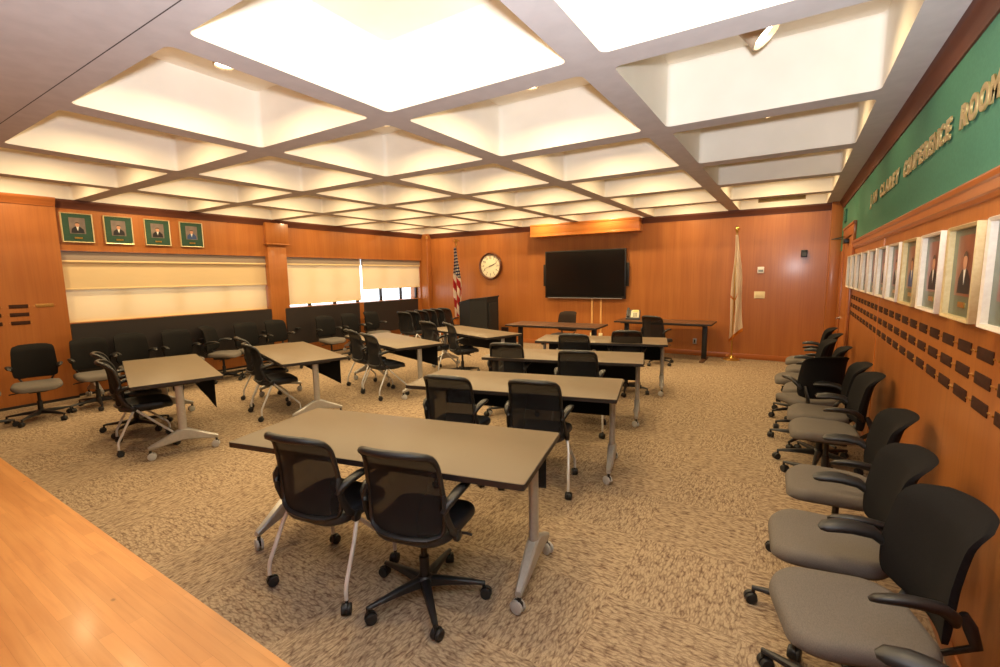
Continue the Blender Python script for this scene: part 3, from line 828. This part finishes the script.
# ------------------------------------------------------------------ back wall things
tv = tag(empty('television', (-4.05, YB, 1.69)), 'large black flat television on the back wall', 'television')
b = MB('bezel'); b.b2(-.97, .97, -.10, -.045, -.55, .545, .006); b.obj('cabinet', tv)
MB('screen').b2(-.945, .945, -.1015, -.099, -.50, .525).obj('screen', tv, smooth=0)
MB('black').b2(-.3, .3, -.046, 0, -.25, .25, .004).obj('wall_mount', tv)
for s in (1, -1): MB('bezel').b2(s*.97, s*1.03, -.075, -.035, -.27, .24, .004).obj('side_speaker', tv)
MB('beam').b2(-.9, .9, -.1018, -.1, -.545, -.537).obj('lower_strip', tv, smooth=0)
for x, lab in ((-3.87, 'left tan cable raceway below the television'), (-3.66, 'right tan cable raceway below the television')):
    o = tag(empty('cable_raceway', (x, YB, .35)), lab, 'raceway')
    MB('conduit').b2(-.022, .022, -.018, 0, 0, .80, .004).obj('channel', o); MB('plate').b2(-.045, .045, -.022, 0, -.11, .0, .004).obj('outlet_box', o)

ck = tag(empty('wall_clock', (-6.63, YB, 1.935)), 'round cream wall clock with a walnut rim', 'clock')
MB('clockwood').lathe([(.30, -.0), (.345, -.0), (.345, -.05), (.325, -.075), (.30, -.06), (.29, -.03)], 48, axis='y', cap0=False, cap1=False).obj('rim', ck)
MB('clockface').lathe([(.0001, -.03), (.30, -.03)], 48, axis='y', cap0=False, cap1=False).obj('dial', ck)
b = MB('suit')
for k in range(60):
    a = 2*PI*k/60; r0, w = (.245, .008) if k % 5 == 0 else (.27, .003)
    b.box((.275*.98*math.sin(a)*(r0+.28)/.55, -.032, .275*.98*math.cos(a)*(r0+.28)/.55), (w, .002, .285-r0+.01), Matrix.Rotation(a, 3, 'Y'))
b.obj('minute_marks', ck, smooth=0)
nm = bpy.data.curves.new('numtmp', 'FONT')
def text_mesh(txt, size, ext, m, name, bold=0):
    c = bpy.data.curves.new('txt', 'FONT'); c.body = txt; c.size = size; c.extrude = ext; c.align_x = 'CENTER'; c.align_y = 'CENTER'; c.offset = bold
    o = bpy.data.objects.new('txt', c); COL.objects.link(o)
    bpy.context.view_layer.update()
    me = bpy.data.meshes.new_from_object(o.evaluated_get(bpy.context.evaluated_depsgraph_get()))
    bpy.data.objects.remove(o); bpy.data.curves.remove(c); me.name = name
    me.materials.clear(); me.materials.append(M[m]); return me
bpy.data.curves.remove(nm)
for k in range(1, 13):
    a = 2*PI*k/12
    o = place(text_mesh(str(k), .075, .001, 'suit', 'numeral'), 'numeral', ck, (.205*math.sin(a), -.034, .205*math.cos(a))); o.rotation_euler = (R(90), 0, 0)
for nme, ang, ln_, w in (('hour_hand', 72, .13, .014), ('minute_hand', 68, .2, .010)):
    d_ = Vector((math.sin(R(ang)), 0, math.cos(R(ang))))
    h = MB('suit'); h.tube([Vector((0, -.038, 0))-d_*.04, Vector((0, -.038, 0))+d_*ln_], [w, w*.5], 6, ry=.002, up=(0, 1, 0)); h.obj(nme, ck)
d_ = Vector((math.sin(R(250)), 0, math.cos(R(250))))
h = MB('suit'); h.tube([Vector((0, -.041, 0)), Vector((0, -.041, 0))+d_*.2], .004, 6, up=(0, 1, 0)); h.obj('second_hand', ck)

# wooden projector-screen housing under the ceiling
pb = tag(empty('screen_housing', (-4.06, YB, 2.57)), 'long oak box for a roll-down screen, above the television', 'screen housing')
MB('proj').b2(-1.27, 1.29, -.27, -.05, .03, .285, .004).obj('box', pb)
b = MB('proj'); b.b2(-1.27, 1.31, -.29, -.05, 0, .035, .006); b.b2(-1.27, 1.30, -.28, -.05, .035, .055, .006); b.b2(-1.27, 1.30, -.28, -.05, .24, .287, .008); b.obj('moulding', pb)
MB('proj').b2(-1.27, 1.29, -.06, -.001, .0, .15, .003).obj('wall_bracket', pb)

# lectern
pd = tag(empty('lectern', (-6.40, 9.1, 0)), 'black lectern with angled front beside the flag', 'lectern')
foot_ = [(-.53, .0), (-.10, -.15), (.36, -.12), (.36, .40), (-.53, .40)]
b = MB('podium'); zt = {0: 1.02, 1: 1.115, 2: 1.16, 3: 1.18, 4: 1.06}
b.loops([[Vector((x, y, .03)) for x, y in foot_], [Vector((x, y, zt[i])) for i, (x, y) in enumerate(foot_)]]); b.obj('body', pd, smooth=20)
b = MB('podium'); b.loops([[Vector((x*1.03, y*1.08, zt[i]+.002)) for i, (x, y) in enumerate(foot_)], [Vector((x*1.03, y*1.08, zt[i]+.03)) for i, (x, y) in enumerate(foot_)]]); b.obj('top', pd, smooth=20)
b = MB('podium'); b.loops([[Vector((x*.94, y*.9, 0)) for x, y in foot_], [Vector((x*.94, y*.9, .03)) for x, y in foot_]]); b.obj('plinth', pd, smooth=20)
MB('podium').b2(.36, .39, -.06, .3, .42, 1.05, .006).obj('side_panel', pd)

# telephone on the back desk
ph = tag(empty('telephone', (-2.80, 9.62, .74), R(12)), 'grey desk telephone with a pale display on the back desk', 'telephone')
rotp = Matrix.Rotation(R(38), 3, 'X')
ph.scale = (1.25, 1.25, 1.3)
b = MB('phone'); b.prism([(-.10, -.09, 0), (-.10, .09, 0), (-.10, .09, .13), (-.10, .06, .15), (-.10, -.09, .025)], (.22, 0, 0)); b.obj('base', ph)
b = MB('phone_face', 'phone'); b.box((.04, -.012, .088), (.13, .17, .008), rotp, .003)
b.obj('face_panel', ph)
b = MB('phone')
for i in range(3):
    for j in range(4): b.box((.02+.022*i, -.062+.018*j, .052+.0142*j), (.014, .012, .012), rotp, .002)
b.obj('keypad', ph)
MB('lcd').box((.045, .035, .132), (.10, .05, .006), rotp, .001).obj('display', ph)
b = MB('phone'); b.tube([(-.072, -.075, .055), (-.072, -.03, .10), (-.072, .03, .145), (-.072, .07, .17)], [.022, .014, .014, .022], 10, ry=[.018, .012, .012, .018]); b.obj('handset', ph)

# small fixtures
o = tag(empty('thermostat', (-.53, YB, 1.72)), 'small white wall thermostat with grey display, above the ivory plate', 'thermostat')
MB('whitep').b2(-.055, .055, -.025, 0, -.06, .06, .006).obj('case', o); MB('teal').b2(-.04, .04, -.027, -.024, -.035, .005).obj('display', o, smooth=0)
o = tag(empty('switch_plate', (-.53, YB, 1.25)), 'ivory triple switch plate below the thermostat', 'switch')
MB('plate').b2(-.09, .09, -.008, 0, -.065, .065, .003).obj('plate', o)
for x in (-.05, 0, .05): MB('plate').b2(x-.012, x+.012, -.014, -.006, -.028, .028, .003).obj('rocker', o)
o = tag(empty('wall_speaker', (.14, YB, 2.0)), 'tiny black box high on the back wall near the door', 'speaker')
MB('black').b2(-.05, .05, -.06, 0, -.065, .065, .008).obj('case', o); MB('phone').b2(-.035, .035, -.064, -.058, -.05, .02).obj('grille', o, smooth=0)
o = tag(empty('wall_outlet', (-1.65, YB, .29)), 'silver wall outlet under the telephone desk', 'outlet')
MB('silver').b2(-.035, .035, -.006, 0, -.057, .057, .002).obj('plate', o); MB('black').b2(-.014, .014, -.008, -.005, -.035, .035).obj('socket', o, smooth=0)
o = tag(empty('floor_box', (-6.22, YB, .30)), 'small black outlet box on the back wall right of the lectern', 'outlet')
MB('black').b2(-.10, .10, -.04, 0, -.07, .07, .006).obj('case', o); MB('plaque').b2(-.07, .07, -.043, -.039, -.03, .03).obj('socket', o, smooth=0)
o = tag(empty('wall_sounder', (XR, 9.3, 2.55)), 'dark green grille box on the green wall above the door', 'speaker')
MB('green').b2(-.03, 0, -.12, .12, -.10, .10, .006).obj('case', o)
b = MB('gap'); [b.b2(-.034, -.028, -.1, .1, z-.007, z+.007) for z in (-.06, -.03, 0, .03, .06)]; b.obj('grille', o, smooth=0)
o = tag(empty('air_vent', (-.26, 10.068, 3.03)), 'beige air grille inside the last coffer near the door', 'air vent')
b = MB('grille'); b.b2(-.37, .37, -.012, 0, .055, .07, .002); b.b2(-.37, .37, -.012, 0, -.07, -.055, .002)
for x0 in (-.37, .355): b.b2(x0, x0+.015, -.012, 0, -.07, .07, .002)
b.obj('frame', o)
b = MB('grille'); [b.box((0, -.008, -.05+.0125*k), (.71, .012, .002), Matrix.Rotation(R(35), 3, 'X')) for k in range(9)]; b.obj('louvres', o, smooth=0)
MB('gap').b2(-.355, .355, -.002, 0, -.056, .056).obj('backing', o, smooth=0)
o = tag(empty('wall_pipe', (-8.60, 9.90, 0)), 'thin wood-coloured vertical pipe in the back left corner', 'pipe')
MB('wood').tube([(0, 0, 0), (0, 0, 2.72)], .022, 12).obj('pipe', o); MB('brass').lathe([(.03, 2.72), (.034, 2.74), (.034, 2.78), (.0, 2.79)], 14, cap1=False).obj('cap', o)

# ------------------------------------------------------------------ flags
def flag(name, label, x, y, lean, ztop, kind, wid):
    r = tag(empty(name, (x, y, 0)), label, 'flag')
    b = MB('brass'); b.lathe([(.0, 0), (.15, 0), (.155, .012), (.13, .025), (.06, .045), (.03, .09), (.0, .09)] if kind != 'us' else [(0, 0), (.14, 0), (.14, .015), (.04, .05), (0, .06)], 24, cap0=False, cap1=False); b.obj('stand', r)
    top = Vector((lean, 0, ztop)); b = MB('wood' if kind == 'us' else 'brass'); b.tube([(0, 0, .03), top], .014, 12); b.obj('pole', r)
    b = MB('brass')
    if kind == 'us':
        b.lathe([(.0, 0), (.02, .0), (.026, .02), (.012, .04), (.03, .06), (.03, .075), (0, .085)], 14, tuple(top), cap0=False, cap1=False)
        for s in (1, -1): b.loops([[top+Vector((s*a, dy, z)) for dy, z in ((-.008, z0), (.008, z0), (.008, z1), (-.008, z1))] for a, z0, z1 in ((.0, .09, .15), (.04, .115, .165), (.075, .13, .15), (.09, .10, .115))])
        b.tube([top+Vector((0, 0, .085)), top+Vector((0, -.01, .15)), top+Vector((.012, -.02, .185))], [.02, .018, .008], 8)
    else:
        b.lathe([(.0, 0), (.018, 0), (.024, .02), (.034, .05), (.036, .08), (.022, .115), (0, .13)], 16, tuple(top), cap0=False, cap1=False)
    b.obj('finial', r)
    us = kind == 'us'
    zb = .52 if us else .34
    def fn(u, d):   # u across the gathered cloth, d down it
        z = (ztop-.04) + d*(zb + (.10 if us else .24)*u - ztop + .04)
        px = lean*z/ztop
        wd = (.10+.13*min(1, d*1.8)) if us else (.05+.19*d**.75)
        k = min(1, .25+d*2)
        return (px - (.05 if us else .02+.04*d) + wd*u + .012*math.sin(d*9+u*4), -.035-(.05*k)*math.sin(u*11+d*2.2+.6)-.03*u, z)
    if us:
        c = MB('red', 'flagwhite', 'union', 'fringe')
        def mi(u, d):
            if d > .955: return 3
            if d < .40+.10*(u-.5): return 2
            return int(math.floor(u*3.4-d*7.5+20)) % 2
        c.grid(fn, 40, 120, uvfn=lambda u, d: (u*.42, d*1.5), mifn=mi)
    else:
        c = MB('flagwhite', 'fringe')
        def mi(u, d):
            if d > .965 or abs(d-(.56+.05*math.sin(u*5))) < .012 and u < .55: return 1
            if abs(u-(.28+.25*(d-.6))) < .035 and d > .62: return 1
            return 0
        c.grid(fn, 40, 90, mifn=mi)
    bmesh.ops.solidify(c.bm, geom=c.bm.faces[:], thickness=.003)
    c.obj('cloth', r, smooth=80)
    return r
flag('national_flag', 'American flag drooping on a wooden pole beside the black lectern', -7.47, 9.72, .02, 2.46, 'us', .36)
flag('state_flag', 'white flag with gold fringe on a gold pole near the back wall switches', -.94, 9.88, .0, 2.42, 'ca', .55)

# ------------------------------------------------------------------ portraits
def figure(b, cx, cz, s, y, suit, mi0):
    """flat head-and-shoulders printed picture built from thin shapes, front is -y"""
    def ell(x, z, rx, rz, yy, mi): b.poly([(cx+s*(x+rx*math.cos(a*PI/9)), yy, cz+s*(z+rz*math.sin(a*PI/9))) for a in range(18)], mi)
    b.poly([(cx+s*x, y-.0008, cz+s*z) for x, z in ((-.40, -.5), (.40, -.5), (.36, -.2), (.2, -.04), (.08, .0), (-.08, .0), (-.2, -.04), (-.36, -.2))], mi0['suit'])
    b.poly([(cx+s*x, y-.0012, cz+s*z) for x, z in ((-.08, 0), (0, -.34), (.08, 0))], mi0['shirt'])
    ell(0, .15, .135, .18, y-.0016, mi0['skin']); 
    b.poly([(cx+s*(.145*math.cos(a*PI/10)), y-.002, cz+s*(.19+.155*math.sin(a*PI/10))) for a in range(11)]+[(cx+s*x, y-.002, cz+s*z) for x, z in ((-.1, .235), (0, .255), (.1, .235))], mi0['hair'])
def portrait_parts(r, w, h, depth, fm, matm, bgm, suit, bw=.022, pwf=.42, phf=.46):
    """local: front is -y, x across, z up, centred"""
    f = MB(fm); o = rrect(w, h, .004, 2); i = rrect(w-2*bw, h-2*bw, .002, 2)
    f.loops([[(x, 0, z) for x, z in o], [(x, -depth+.004, z) for x, z in o], [(x*.985, -depth, z*.985) for x, z in o], [(x, -depth+.006, z) for x, z in i], [(x, -.004, z) for x, z in i]], cap0=False, cap1=False)
    f.obj('frame', r)
    MB(matm).b2(-w/2+bw*.6, w/2-bw*.6, -depth*.55, -.002, -h/2+bw*.6, h/2-bw*.6).obj('mat_board', r, smooth=0)
    y = -depth*.55-.001; pw, phh = w*pwf, h*phf
    p = MB(bgm, suit, 'shirt', 'skin', 'hair'); p.poly([(-pw/2, y, -phh/2+.03), (pw/2, y, -phh/2+.03), (pw/2, y, phh/2+.03), (-pw/2, y, phh/2+.03)], 0)
    figure(p, 0, .018, phh*.82, y, suit, dict(suit=1, shirt=2, skin=3, hair=4)); p.obj('photograph', r, smooth=0, fix=False)
    MB('brass').b2(-.045, .045, y-.003, y+.002, -h/2+.055, -h/2+.078).obj('nameplate', r, smooth=0)
for k, (yc, suit, lab) in enumerate(((2.545, 'suit', 'leftmost green-matted portrait on the fascia, man in dark suit and tie'), (3.035, 'suit', 'second green-matted portrait from the left, man in black with white shirt front'),
                                     (3.555, 'suit', 'third green-matted portrait from the left on the fascia'), (4.065, 'blue_suit', 'rightmost of the four fascia portraits, person in blue jacket'))):
    r = tag(empty('framed_portrait', (XL, yc, 2.468), R(90)), lab, 'picture', 'portraits above the left window bay')
    portrait_parts(r, .365, .42, .03, 'frame_gold', 'mat_green', 'photobg', suit, .014, .5, .54)
for k in range(11):
    yn = 2.03+.535*k
    lab = ['portrait in a deep pale frame cut off by the right picture edge', 'nearest whole deep-framed portrait on the right wall, gold-sided'][k] if k < 2 else '%s deep-framed portrait counted from the right picture edge, right wall' % ['third', 'fourth', 'fifth', 'sixth', 'seventh', 'eighth', 'ninth', 'tenth', 'eleventh'][k-2]
    r = tag(empty('framed_portrait', (XR, yn+.21, 1.672), R(-90)), lab, 'picture', 'deep-framed portraits on the right wall')
    portrait_parts(r, .42, .41, .062, 'frame_gold' if k in (1, 3) else 'frame_silver', 'mat_grey', 'photored', 'suit' if k % 3 else 'blue_suit', .016, .62, .64)

# ------------------------------------------------------------------ engraved nameplates
def plate_me(m, w=.186, h=.05):
    b = MB(m, 'brass'); b.loops([[(x, y, z) for x, z in rrect(w-k, h-k, .003, 2)] for y, k in ((0, 0), (-.003, 0), (-.004, .004))])
    return b.mesh('plate')
PLD, PLB = plate_me('plaque'), plate_me('plaque_light')
pin = MB('brass'); pin.lathe([(.0, -.007), (.004, -.006), (.004, 0)], 8, axis='y', cap0=False); PINM = pin.mesh('pin')
ROWN = ['top', 'middle', 'bottom']; NUM = ['first', 'second', 'third', 'fourth', 'fifth', 'sixth', 'seventh', 'eighth', 'ninth', 'tenth', 'eleventh', 'twelfth', 'thirteenth', 'fourteenth', 'fifteenth', 'sixteenth', 'seventeenth', 'eighteenth', 'nineteenth', 'twentieth', 'twenty-first']
pl0 = None
for rI, z in enumerate((1.348, 1.245, 1.14)):
    for k in range(21):
        y = 2.285+.2625*k
        lab = '%s dark engraved nameplate from the right picture edge, %s row on right wall' % (NUM[k], ROWN[rI])
        if pl0 is None:
            pl0 = tag(empty('nameplate', (XR, y, z), R(-90)), lab, 'nameplate', 'dark nameplates in three rows on the right wall')
            place(PLD, 'plate', pl0)
            for s in (-.108, .108): place(PINM, 'pin', pl0, (s, 0, 0))
        else: dup(pl0, (XR, y, z), R(-90), lab)
pl1 = None
for lab, y, z, me in (('single brighter brass nameplate right of the dark ones on the left wood panel', 2.07, 1.372, PLB), ('top dark nameplate of the full column on the left wood panel', 1.81, 1.372, PLD), ('middle dark nameplate of the full column on the left wood panel', 1.81, 1.262, PLD),
                      ('bottom dark nameplate of the full column on the left wood panel', 1.81, 1.15, PLD), ('top nameplate cut off by the left picture edge', 1.545, 1.372, PLD), ('middle nameplate cut off by the left picture edge', 1.545, 1.262, PLD), ('bottom nameplate cut off by the left picture edge', 1.545, 1.15, PLD)):
    r = tag(empty('nameplate', (-8.80, y, z), R(90)), lab, 'nameplate', 'nameplates on the left wood panel'); place(me, 'plate', r)
    for s in (-.108, .108): place(PINM, 'pin', r, (s, 0, 0))

# ------------------------------------------------------------------ raised lettering on the green wall
sg = tag(empty('wall_lettering', (XR, 4.4, 2.41), R(-90)), 'raised brass capital letters naming the conference room on the green wall', 'sign')
def word(txt, ya, yb):
    pitch = (ya-yb)/len(txt)
    for k, ch in enumerate(txt):
        if ch == ' ': continue
        y = ya-(k+.5)*pitch
        me = text_mesh(ch, .15, .004, 'letter', 'letter', .006)
        o = place(me, 'letter', sg, ((4.4-y), -.012, 0)); o.rotation_euler = (R(90), 0, 0)
        xs = [v.co.x for v in me.vertices]; wd = max(xs)-min(xs)
        o.scale = (min(1.25, pitch*.86/wd) if ch not in 'IJ.' else 1, 1, 1)
word('JIM', 6.40, 5.90)
word('CLAREY', 5.72, 4.78)
word('CONFERENCE', 4.60, 3.36)
word('ROOM', 3.22, 2.66)

# ------------------------------------------------------------------ daylight, flash, camera
w = bpy.data.worlds.new('sky'); sc.world = w; w.use_nodes = True
bg = w.node_tree.nodes['Background']; bg.inputs[0].default_value = (.88, .94, 1, 1); bg.inputs[1].default_value = 3.6

flash = lamp_data('photographers_bounce_flash', 'SPOT', 720, (.96, .97, 1), spot_size=R(168), spot_blend=.5, shadow_soft_size=.06)
link_light(flash, (.03, -.02, 1.86), (-.20, .35, 1))

cam = bpy.data.cameras.new('camera'); co = bpy.data.objects.new('camera', cam); COL.objects.link(co)
cam.sensor_width = 36; cam.sensor_fit = 'HORIZONTAL'; cam.lens = 462.634/1000*36
cam.clip_start = .05; cam.clip_end = 200
yaw, pitch, roll = .56377, .12475, -.01495
f0 = Vector((-math.sin(yaw), math.cos(yaw), 0)); r0 = Vector((math.cos(yaw), math.sin(yaw), 0)); u0 = Vector((0, 0, 1))
f = f0*math.cos(pitch)-u0*math.sin(pitch); u = u0*math.cos(pitch)+f0*math.sin(pitch)
rr = r0*math.cos(roll)+u*math.sin(roll); uu = u*math.cos(roll)-r0*math.sin(roll)
co.matrix_world = Matrix(((rr.x, uu.x, -f.x, 0), (rr.y, uu.y, -f.y, 0), (rr.z, uu.z, -f.z, 1.69), (0, 0, 0, 1)))
sc.camera = co
v = sc.view_settings; v.view_transform = 'Standard'; v.look = 'None'; v.exposure = 0; v.gamma = 1; v.use_curve_mapping = False
sc.cycles.use_denoising = True
sc.cycles.max_bounces = 8; sc.cycles.diffuse_bounces = 5; sc.cycles.transparent_max_bounces = 12
sc.cycles.sample_clamp_indirect = 6
